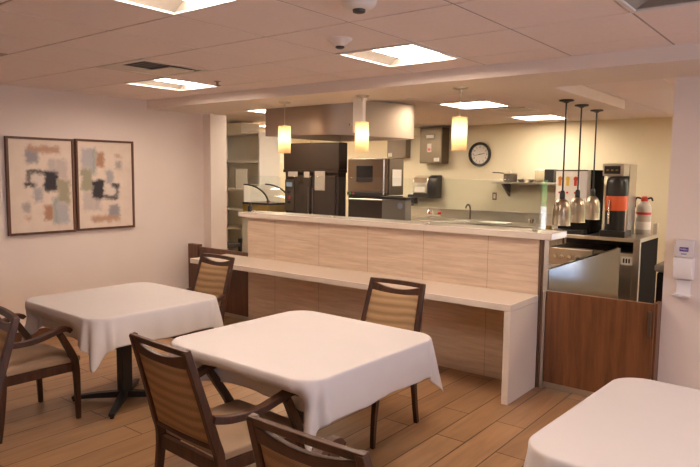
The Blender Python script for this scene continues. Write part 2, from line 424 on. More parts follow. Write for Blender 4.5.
# beam above the counter and the boxed return over the heat lamps
struct(box('trim_3', M['soffit'], (XL, 2.18, SF), (XR, 2.90, CE + .1)))
struct(box('trim_4', M['soffit'], (.93, 2.90, SF), (1.445, 4.89, CE + .1)))
struct(box('baseboard_back', M['dark_walnut'], (2.33, 2.868, 0), (XR, 2.88, .1)))
struct(box('baseboard_left', M['dark_walnut'], (XL, YF, 0), (XL + .012, 2.95, .1)))
def window(name, x, y0, y1, z0, z1):
    f = MB(); w = .06
    f.box((x, y0, z0), (x + .08, y1, z0 + w)); f.box((x, y0, z1 - w), (x + .08, y1, z1))
    n = 3
    for k in range(n + 1):
        yc = y0 + (y1 - y0 - w) * k / n
        f.box((x, yc, z0 + w), (x + .08, yc + w, z1 - w))
    o = struct(f.build(name, M['white_metal']))
    p = box('pane', M['tint_glass'], (x + .035, y0 + w / 2, z0 + w / 2), (x + .041, y1 - w / 2, z1 - w / 2), o)
window('window_1', XR + .02, -2.6, 1.6, .85, 2.15)

# ------------------------------------------------------------------ ceiling fixtures
def troffer(x0, y0, sx, sy, lens, label, group, proto=None):
    cx, cy = x0 + sx / 2, y0 + sy / 2
    if proto: return dup(proto, (cx, cy, CE), 0, label, group)
    t = thing('ceiling_light', label, 'light', (cx, cy, CE), 0, group)
    a, b, w, h = sx / 2 - .004, sy / 2 - .004, .024, .052
    f = MB()
    f.box((-a, -b, -.006), (a, -b + w, .01)); f.box((-a, b - w, -.006), (a, b, .01))
    f.box((-a, -b + w, -.006), (-a + w, b - w, .01)); f.box((a - w, -b + w, -.006), (a, b - w, .01))
    f.build('frame', M['white_metal'], t, .002, 1)
    r = MB()          # curved side reflectors rising to the lens, flat end plates
    A, L = a - w, .165
    for s in (-1, 1):
        pts = []
        for k in range(7):
            u = k / 6; pts.append((s * (A - (A - L) * u), .004 + h * math.sin(u * PI / 2)))
        pr = pts + [(p[0] , p[1] + .008) for p in pts[::-1]]
        r.poly_prism(pr, -b + w, b - w, 'y')
    r.box((-A, -b + w - .004, .004), (A, -b + w, h + .01)); r.box((-A, b - w, .004), (A, b - w + .004, h + .01))
    r.build('reflector', M['reflector'], t)
    MB().box((-a, -b, h + .011), (a, b, h + .02)).build('housing', M['reflector'], t)
    q = MB(); q.box((-L, -b + w + .004, h - .012), (L, b - w - .004, h + .006)); q.build('lens', lens, t, .004, 2)
    return t
LB = {(1, 2): 'square recessed ceiling light just in front of the beam, beside the cone detector',
      (1, -1): 'recessed ceiling light cut by the top edge of the photo, nearest on the left half',
      (-3, 2): 'small far recessed ceiling light between the air vent and the left wall corner',
      (4, 1): 'unlit recessed ceiling light at the top right corner of the photo'}
lp = None
for c in lights:
    if c not in LB: lab = 'recessed ceiling light outside the photo'
    else: lab = LB[c]
    o = troffer(c[0] * G, c[1] * GY, G, GY, M['lens'], lab, 'recessed dining room lights', lp)
    lp = lp or o
    if c == (4, 1):                      # this one is switched off
        for q in o.children:
            if q.name.startswith('lens'):
                q.data = q.data.copy(); q.data.materials[0] = M['off_lens']
KL = ['bright recessed kitchen ceiling light above the clock', 'thin recessed kitchen ceiling light near the back wall, left of the heat lamps',
      'far left kitchen ceiling light above the white shelf unit']
kp = None
def kfix(x, y, lab):
    global kp
    if kp: return dup(kp, (x + G / 2, y + .3135, CE), 0, lab, 'kitchen ceiling lights')
    t = thing('ceiling_light', lab, 'light', (x + G / 2, y + .3135, CE), 0, 'kitchen ceiling lights')
    a, b, w = G / 2 - .004, .3095, .022
    f = MB()
    f.box((-a, -b, -.006), (a, -b + w, .02)); f.box((-a, b - w, -.006), (a, b, .02))
    f.box((-a, -b + w, -.006), (-a + w, b - w, .02)); f.box((a - w, -b + w, -.006), (a, b - w, .02))
    f.build('frame', M['white_metal'], t, .002, 1)
    MB().box((-a, -b, .021), (a, b, .03)).build('housing', M['white_metal'], t)
    box('lens', M['klens'], (-a + w, -b + w, .004), (a - w, b - w, .016), t)
    kp = t; return t
for k, (x, y) in enumerate(klights): kfix(x, y, KL[k] if k < 3 else 'extra kitchen ceiling light added to brighten the shelf unit, just under the beam' if k == 6 else 'kitchen ceiling light out of sight to the side')

def vent(i, j, label, opening):
    x, y = (i + .5) * G, (j + .5) * GY
    t = thing('air_vent', label, 'vent', (x, y, CE))
    a, b = G / 2 - .005, GY / 2 - .005
    m = MB()
    if opening:      # plaque diffuser: rim, dark slot and a dropped plate
        m.box((-a, -b, -.003), (a, -b + .05, .012)); m.box((-a, b - .05, -.003), (a, b, .012))
        m.box((-a, -b + .05, -.003), (-a + .05, b - .05, .012)); m.box((a - .05, -b + .05, -.003), (a, b - .05, .012))
        m.build('frame', M['white_paint'], t, .002, 1)
        MB().box((-a, -b, .013), (a, b, .02)).build('duct_opening', M['black_iron'], t)
        p = MB(); p.box((-a + .05, .02, .0), (.16, b - .05, .006)); p.box((-a + .05, -b + .05, .0), (-.07, .02, .006)); p.build('plate', M['white_paint'], t, .003, 1)
        s = MB()
        for k in range(3): s.box((-.06 + k * .07, -.22, .008), (-.04 + k * .07, .0, .0125))
        s.build('louver', M['dark_plastic'], t)
    else:
        m.box((-a, -b, -.003), (a, b, .012)); m.build('panel', M['ceil_bar'], t, .002, 1)
        s = MB()
        for k in range(20): s.box((-a + .04, -b + .04 + k * .027, -.006), (a - .04, -b + .052 + k * .027, -.003))
        s.build('louver', M['wall'], t)
vent(-2, 1, 'square ceiling air vent with a dark slot, beside the far small light', True)
vent(-3, -1, 'greyish ceiling grille at the upper left edge of the photo', False)
t = thing('air_vent', 'pale kitchen ceiling vent just right of the light above the clock', 'vent', (.17, 5.11, CE))
box('plate', M['white_paint'], (-.20, -.20, -.016), (.20, .20, -.003), t, .004); box('duct_collar', M['black_iron'], (-.17, -.17, -.003), (.17, .17, .0), t)

def detector(x, y, label, cone):
    t = thing('smoke_detector', label, 'detector', (x, y, CE), 0, 'ceiling detectors')
    if cone:
        MB().lathe([(.072, 0), (.070, -.008), (.055, -.02), (.036, -.038), (.03, -.044)]).build('housing', M['soffit'], t)
        MB().lathe([(.026, -.044), (.026, -.052), (.016, -.057)]).build('sensor', M['black_plastic'], t)
    else:
        MB().lathe([(.08, 0), (.078, -.012), (.062, -.03), (.042, -.038)]).build('housing', M['white_metal'], t)
        MB().lathe([(.03, -.038), (.028, -.05), (.015, -.054)]).build('sensor', M['dark_plastic'], t)
detector(.935, .90, 'cone shaped white ceiling detector beside the square light by the beam', True)
detector(1.515, .325, 'white round ceiling detector at the top edge of the photo', False)
t = thing('sprinkler_head', 'small dark sprinkler head on the ceiling beside the far light', 'sprinkler', (-1.03, 1.64, CE + .001))
MB().lathe([(.03, 0), (.03, -.004), (.012, -.006), (.010, -.035)]).build('escutcheon', M['bronze'], t)
MB().lathe([(.028, -.036), (.028, -.039)]).build('deflector', M['dark_plastic'], t)

# ------------------------------------------------------------------ pendants and heat lamps
pp = None
for x, y, lab in ((-1.08, 2.52, 'leftmost small amber pendant lamp, in front of the flat end of the steel hood'),
                  (-.127, 2.52, 'middle amber pendant lamp, in front of the white post and curved hood'),
                  (.845, 2.52, 'rightmost amber pendant lamp, hanging left of the wall clock')):
    if pp: dup(pp, (x, y, SF), 0, lab, 'amber pendants over the counter'); continue
    pp = t = thing('pendant_lamp', lab, 'lamp', (x, y, SF), 0, 'amber pendants over the counter')
    MB().lathe([(.062, 0), (.062, -.006), (.05, -.014), (.012, -.02), (.006, -.05)]).build('canopy', M['steel'], t)
    MB().lathe([(.003, -.05), (.003, -.232)], n=8).build('cord', M['steel'], t)
    MB().lathe([(.02, -.225), (.02, -.262)]).build('socket', M['steel'], t)
    MB().lathe([(.060, -.495), (.060, -.232)], n=32, cap=False).build('lamp_shade', M['shade'], t)
    MB().lathe([(.004, -.41), (.022, -.395), (.030, -.365), (.024, -.33), (.013, -.30), (.013, -.262)], n=16).build('bulb', M['bulb'], t)
hp = None
for x, y, lab in ((1.240, 3.78, 'nearest steel heat lamp, leftmost of the three by the glass edge'),
                  (1.218, 4.26, 'middle steel heat lamp of the three'),
                  (1.190, 4.82, 'farthest steel heat lamp, rightmost of the three')):
    if hp: dup(hp, (x, y, SF), 0, lab, 'steel heat lamps on black rods'); continue
    hp = t = thing('heat_lamp', lab, 'lamp', (x, y, SF), 0, 'steel heat lamps on black rods')
    MB().lathe([(.065, 0), (.065, -.012), (.03, -.02), (.012, -.03)]).build('canopy', M['black_plastic'], t)
    MB().lathe([(.008, -.03), (.008, -.86)], n=8).build('rod', M['black_plastic'], t)
    MB().lathe([(.015, -.82), (.024, -.84), (.024, -.905)], n=16).build('socket', M['black_plastic'], t)
    MB().lathe([(.020, -.895), (.040, -.905), (.060, -.928), (.073, -.965), (.079, -1.02), (.080, -1.135), (.083, -1.14), (.079, -1.14), (.076, -1.13), (.075, -1.02), (.06, -.945), (.02, -.90)], n=32, cap=False).build('lamp_shade', M['alu'], t)

t = thing('post', 'white square post hanging from the beam behind the middle pendant', 'post', (-.283, 2.68, 0))
box('shaft', M['white_metal'], (-.052, -.03, 2.03), (.052, .03, SF - .014), t, .004); box('mounting_plate', M['white_metal'], (-.062, -.04, SF - .014), (.062, .04, SF), t)

# ------------------------------------------------------------------ counter, shelf, guard, gates
CX0, CX1, CY = -1.81, 1.462, 2.705
t = thing('serving_counter', 'long low wall of pale wood-look panels under a cream counter ledge', 'counter', (0, 0, 0))
p = box('front_panel', M['laminate'], (CX0, CY, 0), (CX1, 2.86, 1.168), t)
for x in (-1.397, -.785, -.183, .422, 1.035): box('panel_joint', M['joint'], (x - .0015, CY - .0012, .0), (x + .0015, CY + .002, 1.168), p)
box('ledge', M['cream_quartz'], (-1.925, 2.662, 1.17), (1.572, 2.99, 1.222), t, .004)
box('end_trim', M['bronze'], (CX1 + .001, CY + .004, 0), (CX1 + .020, 2.86, 1.168), t, .002)

t = thing('bar_shelf', 'cream stone shelf with a solid end panel, running below the counter ledge', 'shelf', (0, 0, 0))
box('shelf_top', M['cream_quartz'], (-2.15, 2.188, .686), (1.474, 2.702, .736), t, .004)
box('end_panel', M['cream_quartz'], (1.424, 2.190, 0), (1.474, 2.702, .6855), t, .003)
box('bracket', M['dark_walnut'], (-1.80, 2.66, .62), (1.42, 2.702, .6855), t)

t = thing('sneeze_guard', 'clear glass guard standing along the counter ledge', 'glass guard', (0, 0, 0))
box('glass_panel', M['glass'], (-1.83, 2.758, 1.2225), (1.435, 2.768, 1.620), t, .001)
box('end_glass', M['glass'], (1.437, 2.758, 1.2225), (1.447, 2.865, 1.620), t, .001)
for x in (-1.8, -.7, .4, 1.38): box('clamp', M['steel'], (x, 2.75, 1.2222), (x + .04, 2.776, 1.238), t, .002)

def gate(name, x0, x1, lab, hx, hz):
    t = thing(name, lab, 'gate', (0, 0, 0))
    box('panel', M['walnut'] if x0 > 0 else M['dark_walnut'], (x0, 2.722, .055), (x1, 2.76, .772), t, .003)
    box('kick_strip', M['steel'], (x0, 2.724, .012), (x1, 2.758, .055), t)
    MB().box((hx - .012, 2.706, hz[0]), (hx + .012, 2.7215, hz[1])).build('handle', M['dark_steel'], t, .004)
    return t
g = gate('half_gate', 1.528, 2.298, 'reddish brown wooden half gate between the counter end and the pier', 2.275, (.535, .72))
box('jamb', M['bronze'], (1.487, 2.715, 0), (1.500, 2.765, 1.168), g, .001); box('side_jamb', M['walnut'], (2.286, 2.765, 0), (2.3105, 2.8785, .772), g, .002); box('hinge_rail', M['steel'], (1.503, 2.712, 0), (1.526, 2.765, .772), g, .002)
g = gate('half_gate', -2.67, -1.815, 'dark brown wooden half gate at the left end of the counter, behind a chair', -2.635, (.57, .72))
box('hinge_post', M['dark_walnut'], (-2.85, 2.70, 0), (-2.675, 2.77, .80), g, .004)

tag(MB().lathe([(.0, 0), (.026, 0), (.028, .004), (.028, .055), (.022, .065), (.009, .07), (.009, .082), (.02, .084), (.02, .092), (.004, .094)], -1.88, 2.80, 16, 1.2222).build('pump_bottle', M['black_plastic']),
    'small black pump bottle on the left tip of the counter ledge', 'bottle')

# hand sanitiser dispenser on the pier
t = thing('sanitizer_dispenser', 'white hand sanitizer dispenser with purple logo and drip tray on the pier', 'dispenser', (2.446, 2.8799, 0))
def slab(prof, x0, x1): # prof in (y,z)
    return MB().poly_prism(prof, x0, x1, 'x')
slab([(0, .945), (-.075, .955), (-.092, 1.0), (-.092, 1.09), (-.085, 1.105), (0, 1.105)], -.062, .062).build('reservoir', M['white_plastic'], t, .010, 3)
slab([(0, 1.106), (-.080, 1.106), (-.088, 1.13), (-.080, 1.215), (-.06, 1.228), (0, 1.228)], -.060, .062).build('cover', M['grey_clear'], t, .010, 3)
box('back_plate', M['white_plastic'], (-.045, -.022, .84), (.045, 0, .944), t, .004)
slab([(0, .822), (-.10, .832), (-.108, .848), (-.10, .848), (-.02, .842), (0, .842)], -.056, .056).build('drip_tray', M['white_plastic'], t, .004, 2)
lg = box('logo_badge', M['purple'], (-.026, -.0885, 1.150), (.030, -.0835, 1.180), t, .002)
text('PURELL', .0145, M['white_plastic'], lg, (.002, -.0892, 1.165))
box('sub_label', M['blue'], (-.016, -.0882, 1.128), (.020, -.0855, 1.138), t)

# ------------------------------------------------------------------ pictures on the left wall
def picture(y0, y1, z0, z1, flip, lab):
    W, H = y1 - y0, z1 - z0
    t = thing('framed_picture', lab, 'picture', (XL + .001, (y0 + y1) / 2, (z0 + z1) / 2), -PI / 2, 'pair of framed abstract paintings')
    # local +X -> world -Y ; local -Y faces ... rotate so that local +Y faces the room
    t.rotation_euler = (0, 0, PI / 2)      # local x -> +Y(world), local y -> -X(world)
    f = MB(); w = .022; d = .038
    a, b = W / 2, H / 2
    f.box((-a, -d, -b), (a, 0, -b + w)); f.box((-a, -d, b - w), (a, 0, b)); f.box((-a, -d, -b + w), (-a + w, 0, b - w)); f.box((a - w, -d, -b + w), (a, 0, b - w))
    f.build('frame', M['dark_walnut'], t, .002, 1)
    MB().box((-a + w, -.024, -b + w), (a - w, -.004, b - w)).build('canvas', art_mat('painting_right' if flip else 'painting_left', flip), t)
picture(.645, 1.300, 1.035, 1.965, False, 'left framed abstract painting, black block left of an olive patch')
picture(1.318, 1.975, 1.040, 1.972, True, 'right framed abstract painting, olive patch left of its black block')

# ------------------------------------------------------------------ dining chairs
def smooth_path(pts, n=6):
    P = [Vector(p) for p in pts]; out = []
    for i in range(len(P) - 1):
        p0, p1, p2, p3 = P[max(i - 1, 0)], P[i], P[i + 1], P[min(i + 2, len(P) - 1)]
        for k in range(n):
            t = k / n
            out.append(.5 * ((2 * p1) + (p2 - p0) * t + (2 * p0 - 5 * p1 + 4 * p2 - p3) * t * t + (3 * p1 - p0 - 3 * p2 + p3) * t ** 3))
    out.append(P[-1]); return out
def lean(z):   # back plane y for height z
    return -.222 - .150 * max(0, (z - .40) / .52) ** 1.1
def make_chair(label):
    t = thing('dining_chair', label, 'chair', (0, 0, 0), 0, 'walnut dining armchairs with striped woven backs')
    W = M['chair_wood']
    # seat cushion
    m = MB(); n = 10
    bm = m.bm; grid = []
    for i in range(n + 1):
        row = []
        for k in range(n + 1):
            u, v = i / n * 2 - 1, k / n * 2 - 1
            y = -.205 + (v + 1) / 2 * .475; hw = .232 + .030 * (v + 1) / 2
            z = .432 + .034 * (1 - abs(u) ** 3.5) * (1 - abs(v) ** 3.5)
            row.append(bm.verts.new((u * hw, y, z)))
        grid.append(row)
    for i in range(n):
        for k in range(n): bm.faces.new((grid[i][k], grid[i + 1][k], grid[i + 1][k + 1], grid[i][k + 1]))
    rim = [grid[i][0] for i in range(n + 1)] + [grid[n][k] for k in range(1, n + 1)] + [grid[i][n] for i in range(n - 1, -1, -1)] + [grid[0][k] for k in range(n - 1, 0, -1)]
    low = [bm.verts.new((v.co.x, v.co.y, .396)) for v in rim]
    for i in range(len(rim)): bm.faces.new((rim[i], rim[(i + 1) % len(rim)], low[(i + 1) % len(rim)], low[i]))
    bm.faces.new(low)
    m.build('seat', M['vinyl'], t, .008, 2)
    # seat rails
    m = MB()
    m.poly_prism([(-.245, .225), (.245, .225), (.245, .262), (-.245, .262)], .335, .396)
    m.poly_prism([(-.215, -.235), (.215, -.235), (.215, -.205), (-.215, -.205)], .335, .396)
    for s in (-1, 1): m.poly_prism([(s * .205, -.205), (s * .235, -.205), (s * .262, .225), (s * .232, .225)], .335, .396)
    m.build('seat_frame', W, t, .004, 2)
    for s in (-1, 1):
        # rear leg running up as back post
        zs = [0, .2, .4, .5, .62, .75, .92]
        ys = [-.262, -.236, -.222] + [lean(z) for z in zs[3:]]
        MB().sweep(smooth_path([(s * x, y, z) for x, y, z in zip((.2415, .236, .230, .2245, .219, .213, .2055), ys, zs)], 4), .030, [.028 + .018 * min(1, k / 8) - .012 * max(0, (k - 12) / 12) for k in range(25)], Vector((1, 0, 0))).build('leg', W, t, .005, 2)
        # front leg running up as arm post
        MB().sweep(smooth_path([(s * .245, .252, 0), (s * .25, .246, .2), (s * .262, .226, .40), (s * .283, .155, .54), (s * .294, .110, .615)], 4), [.026 + .010 * min(1, k / 8) for k in range(17)], [.028 + .016 * min(1, k / 8) - .008 * max(0, (k - 8) / 8) for k in range(17)], Vector((1, 0, 0))).build('leg', W, t, .005, 2)
        # arm: leaves the post, dips, then rises to a rolled tip
        pa = smooth_path([(s * .232, -.255, .600), (s * .252, -.18, .588), (s * .280, -.06, .594), (s * .293, .05, .622), (s * .298, .12, .640), (s * .298, .160, .638), (s * .296, .178, .620)], 5)
        MB().sweep(pa, [.034 + .014 * min(1, k / 15) for k in range(len(pa))], [.034 - .006 * (k / len(pa)) for k in range(len(pa))], Vector((1, 0, 0))).build('arm', W, t, .009, 3)
    # top rail with lens-shaped hand slot
    m = MB(); bm = m.bm
    cols = []; nx = 24; th = .024
    for i in range(nx + 1):
        u = i / nx * 2 - 1; x = u * .2205
        inside = max(0, 1 - (u / .80) ** 2)
        zt = .925 - .004 * u * u; zs = .893 + .002 * inside; zb = zs - .030 * inside; zl = .832 - .012 * inside
        cols.append([(x, z) for z in (zt, zs, zb, zl)])
    def strip(a, b):
        F = []
        for c in cols:
            ring = []
            for (x, z) in (c[a], c[b]):
                y = lean(z) - .010 * (1 - (x / .22) ** 2)
                ring += [bm.verts.new((x, y - th / 2, z)), bm.verts.new((x, y + th / 2, z))]
            F.append(ring)
        for p, q in zip(F, F[1:]):
            bm.faces.new((p[0], q[0], q[2], p[2])); bm.faces.new((p[1], p[3], q[3], q[1]))
            bm.faces.new((p[0], p[1], q[1], q[0])); bm.faces.new((p[2], q[2], q[3], p[3]))
        bm.faces.new((F[0][0], F[0][2], F[0][3], F[0][1])); bm.faces.new((F[-1][0], F[-1][1], F[-1][3], F[-1][2]))
    strip(0, 1); strip(2, 3)
    m.build('top_rail', W, t, .004, 2)
    # woven back panel
    m = MB(); bm = m.bm; nx, nz = 10, 14
    def pan(side):
        g_ = []
        for k in range(nz + 1):
            row = []
            for i in range(nx + 1):
                u, v = i / nx * 2 - 1, k / nz * 2 - 1
                z = .478 + (v + 1) / 2 * (.845 - .478) - (.012 * (1 - u * u) if v > .9 else 0)
                puff = (1 - abs(u) ** 4) * (1 - abs(v) ** 4)
                y = lean(z) - .008 * (1 - u * u) + side * (.010 + .016 * puff)
                row.append(bm.verts.new((u * (.206 - .017 * (z - .478) / .37), y, z)))
            g_.append(row)
        for k in range(nz):
            for i in range(nx): bm.faces.new((g_[k][i], g_[k][i + 1], g_[k + 1][i + 1], g_[k + 1][i]))
        return g_
    a, b = pan(1), pan(-1)
    ra = a[0] + [r[-1] for r in a[1:]] + a[-1][-2::-1] + [r[0] for r in a[-2:0:-1]]
    rb = b[0] + [r[-1] for r in b[1:]] + b[-1][-2::-1] + [r[0] for r in b[-2:0:-1]]
    for i in range(len(ra)): bm.faces.new((ra[i], rb[i], rb[(i + 1) % len(ra)], ra[(i + 1) % len(ra)]))
    m.build('backrest', M['fabric'], t, angle=50)
    m = MB()
    cc = [(-.214, .0), (-.1, .010), (0, .014), (.1, .010), (.214, .0)]
    y0 = lean(.47)
    m.sweep([(x, y0 - .006, .468 + d * -.6) for x, d in cc], .024, .022, Vector((0, 1, 0)))
    m.build('back_rail', W, t, .004, 2)
    return t
D = math.radians
ch = make_chair('walnut armchair in front of the near left side of the middle table, seen from behind')
ch.location = (1.02, -.035, 0); ch.rotation_euler = (0, 0, D(-3.0))
dup(ch, (-.885, -.155, 0), D(2), 'walnut armchair at the left table, tan seat in view, back cut by photo edge')
dup(ch, (.900, 1.235, 0), D(181), 'armchair tucked behind the middle table, facing us in front of the long cream shelf')
dup(ch, (-1.06, 1.27, 0), D(178), 'armchair behind the left table, in front of the dark half gate')
dup(ch, (2.128, -.345, 0), D(1.3), 'armchair cut by the bottom edge, only its top rail and woven back showing')
dup(ch, (-.176, -.931, 0), D(172), 'armchair cut by the left edge, only its back post and rail end showing')

# ------------------------------------------------------------------ tables and cloths
def table(cx, cy, rz, base_a, lab, group='square pedestal dining tables', half=.513):
    t = thing('dining_table', lab, 'table', (cx, cy, 0), rz, group)
    pts = []
    for k in range(4):
        q = PI / 2 * k; c = half - .118
        ccx, ccy = (c, c, -c, -c)[(0, 3, 2, 1)[k]] if False else (c if k in (0, 3) else -c), (c if k in (0, 1) else -c)
        for i in range(9):
            a = q + PI / 2 * i / 8; pts.append((ccx + .118 * math.cos(a), ccy + .118 * math.sin(a)))
    MB().poly_prism(pts, .718, .747).build('tabletop', M['chair_wood'], t, .004, 2)
    MB().box((-.04, -.04, .05), (.04, .04, .70)).build('column', M['black_iron'], t, .006, 2)
    MB().box((-.2, -.2, .70), (.2, .2, .718)).build('mounting_plate', M['black_iron'], t)
    for k in range(4):
        a = base_a + PI / 2 * k; d = Vector((math.cos(a), math.sin(a), 0)); n_ = Vector((-d.y, d.x, 0))
        MB().sweep([d * .0 + Vector((0, 0, .05)), d * .2 + Vector((0, 0, .042)), d * .37 + Vector((0, 0, .026))], [.055, .05, .04], [.05, .036, .022], n_).build('foot', M['black_iron'], t, .004, 2)
        MB().lathe([(.014, 0), (.014, .014), (.006, .018)], d.x * .355, d.y * .355, 12).build('glide', M['black_plastic'], t)
    return t
def cloth(cx, cy, rz, lab, push, zt=.7505, half=.528, drop=.205, seed=0):
    rnd = random.Random(seed); r = .13; c = half - r
    per = []   # (edge point, outward dir, length, corner param or None, side, along)
    sides = [((1, 0), (0, 1)), ((0, 1), (-1, 0)), ((-1, 0), (0, -1)), ((0, -1), (1, 0))]
    for k, (o, tg) in enumerate(sides):
        o, tg = Vector(o + (0,)), Vector(tg + (0,))
        for i in range(17):
            s = -c + 2 * c * i / 17
            per.append((o * half + tg * s, o, drop, None, k, s))
        cc = o * c + tg * c; R = c + r + drop - c
        for i in range(17):
            a = PI / 2 * i / 17
            d = o * math.cos(a) + tg * math.sin(a)
            L = min(R / max(math.cos(a), 1e-6), R / max(math.sin(a), 1e-6)) - r
            per.append((cc + d * r, d, L, i / 17, k, c))
    m = MB(); bm = m.bm; n = len(per)
    rings = []
    for f in (0, .35, .7, .9, .985):
        rings.append([bm.verts.new((e.x * f, e.y * f, zt + .0012 * math.sin(e.x * f * 9 + seed) * math.sin(e.y * f * 11))) for e, *_ in per] if f else [bm.verts.new((0, 0, zt))])
    NT = 12; ph = [rnd.random() * 6 for _ in range(4)]
    for t in (0, .02, .05, .10, .17, .25, .34, .43, .52, .62, .72, .82, .91, 1.0):
        ring = []
        for (e, d, L, cp, k, s) in per:
            Lw = L
            if cp is None:
                out = .006 + .010 * t + .006 * t * math.sin(s * 17 + ph[k]) + .004 * t * math.sin(s * 41 + ph[k] * 2)
                Lw += .006 * math.sin(s * 7 + ph[k])
            else:
                w = math.sin(cp * PI)
                out = .006 + .010 * t + t * w * (.028 + .046 * math.cos(cp * 4 * PI)) + .006 * t * (1 - w) * math.sin(s * 17 + ph[k])
            for (ks, s0, s1, dp, t0) in push.get('p', []):
                if ks == k and cp is None or (cp is not None and (ks == k and s1 > c or (ks == (k + 1) % 4 and s0 < -c))):
                    ss = s
                    g = 1 / (1 + math.exp(-(ss - s0) / .05)) * 1 / (1 + math.exp((ss - s1) / .05)) if cp is None else ((1 - cp) ** 2 if ks == k else cp ** 2)
                    tt = min(1, max(0, (t * L - .045) / t0)); out -= dp * g * tt ** 1.3
            drp = Lw * t
            z = zt - drp - (.004 * 0)
            if t == 0: out = .001; z = zt - .0004
            elif t == .02: out = min(out, .0045)
            ring.append(bm.verts.new((e.x + d.x * out, e.y + d.y * out, z)))
        rings.append(ring)
    for i in range(n): bm.faces.new((rings[0][0], rings[1][i], rings[1][(i + 1) % n]))
    for a, b in zip(rings[1:], rings[2:]):
        for i in range(n): bm.faces.new((a[i], b[i], b[(i + 1) % n], a[(i + 1) % n]))
    o = m.build('tablecloth', M['cloth'], None, smooth=True, subsurf=0, angle=180)
    md = o.modifiers.new('sub', 'SUBSURF'); md.levels = md.render_levels = 1
    md = o.modifiers.new('solid', 'SOLIDIFY'); md.thickness = .0012; md.offset = 1
    o.location = (cx, cy, 0); o.rotation_euler = (0, 0, rz)
    tag(o, lab, 'tablecloth', 'white linen tablecloths'); return o
T1, T2, T3 = (-.722, .500), (1.005, .525), (3.045, .462)
table(*T1, D(-1), D(45), 'square pedestal table under the left cloth, black cross base showing', half=.488)
table(*T2, D(-1), D(2), 'square pedestal table under the middle cloth, black foot tips showing by the chair legs', half=.523)
table(*T3, D(-3), D(45), 'square table under the cloth cut by the bottom right corner')
# sides: 0:+X 1:+Y 2:-X 3:-Y ; s runs along the counter-clockwise tangent
cloth(*T1, D(-1), 'white cloth on the left table, below the two paintings', {'p': [(3, -.60, .22, .12, .085), (1, -.1, .8, .10, .10)]}, half=.498, drop=.198, seed=1)
cloth(*T2, D(-1), 'white cloth on the middle table, largest in view', {'p': [(3, -.36, .42, .19, .085), (1, -.32, .45, .11, .085)]}, half=.538, seed=5)
cloth(*T3, D(-3), 'white cloth at the bottom right corner of the photo', {'p': []}, seed=3)

# ------------------------------------------------------------------ kitchen: hood and cooking line
t = thing('exhaust_hood', 'big brushed steel kitchen hood with a curved right end', 'hood', (0, 0, 0))
hp_ = [(-1.79, 2.95), (-1.15, 2.95), (-1.0, 2.985), (-.88, 3.08), (-.78, 3.27), (-.70, 3.52), (-.63, 3.78), (-.60, 3.98), (-.62, 4.14), (-.70, 4.25), (-1.79, 4.25)]
def ring_in(pts, d):
    cx = sum(p[0] for p in pts) / len(pts); cy = sum(p[1] for p in pts) / len(pts)
    return [(p[0] + (cx - p[0]) * d, p[1] + (cy - p[1]) * d) for p in pts]
sm = []
P = [Vector((x, y, 0)) for x, y in hp_]
cur = smooth_path([tuple(v) for v in P[1:10]], 4)
sm = [hp_[0]] + [(v.x, v.y) for v in cur] + [hp_[-1]]
m = MB(); bm = m.bm; inn = ring_in(sm, .035); k = len(sm)
lo, hi, li, ui = [[bm.verts.new((p[0], p[1], z)) for p in q] for q, z in ((sm, 2.05), (sm, CE - .009), (inn, 2.05), (inn, 2.20))]
for i in range(k):
    q = (i + 1) % k
    bm.faces.new((lo[i], lo[q], hi[q], hi[i])); bm.faces.new((lo[i], li[i], li[q], lo[q])); bm.faces.new((li[i], ui[i], ui[q], li[q]))
bm.faces.new(hi); bm.faces.new(ui)
m.build('hood_shell', M['hood_steel'], t, angle=35)
f = MB()
for i in range(4): f.box((-1.70 + i * .23, 3.2, 2.15), (-1.49 + i * .23, 4.1, 2.17))
f.build('filter', M['dark_steel'], t)
box('strip_light', M['klens'], (-1.68, 3.03, 2.125), (-1.15, 3.10, 2.145), t)

t = thing('double_oven', 'tall dark double stacked oven under the left side of the hood', 'oven', (0, 0, 0))
ox0, ox1, oy, oy1 = -3.0, -1.99, 4.50, 4.66
box('body', M['oven_dark'], (ox0 + .02, oy, .12), (ox1 - .02, oy1, 1.66), t, .006)
box('upper_body', M['oven_dark'], (ox0, oy - .02, 1.70), (ox1, oy1, 2.062), t, .008)
box('band', M['oven_dark'], (ox0, oy - .03, 1.66), (ox1, oy1, 1.70), t, .004)
for x0, x1 in ((ox0 + .22, -2.47), (-2.455, ox1 - .06)):
    d = box('door', M['oven_dark'], (x0, oy - .028, .72), (x1, oy - .001, 1.62), t, .008)
    MB().tube([(x1 - .03 if x0 < -2.6 else x0 + .03, oy - .05, 1.0), (x1 - .03 if x0 < -2.6 else x0 + .03, oy - .05, 1.45)], .010).build('handle', M['dark_steel'], d)
cp = box('control_panel', M['dark_steel'], (ox0 + .03, oy - .024, 1.12), (ox0 + .20, oy - .001, 1.56), t, .004)
for k in range(3): MB().lathe([(.022, 0), (.018, -.02)], ox0 + .115, oy - .024, 14, 1.24 + k * .07, axis='y').build('knob', M['red'] if k == 1 else M['black_plastic'], cp)
box('display', M['blue'], (ox0 + .06, oy - .028, 1.46), (ox0 + .17, oy - .024, 1.52), cp)
for (a, b, c_, d_) in ((-2.90, -2.72, 1.60, 1.65), (-2.60, -2.50, 1.59, 1.65)): box('notice', M['paper_dim'], (a, oy - .034, c_), (b, oy - .0285, d_ + .02), t)
box('notice', M['paper_dim'], (-2.40, oy - .034, 1.42), (-2.22, oy - .0285, 1.68), t)
for x in (ox0 + .1, ox1 - .14):
    for y in (oy + .06, oy1 - .06): MB().lathe([(.03, 0), (.03, .12)], x, y, 12).build('foot', M['steel'], t)

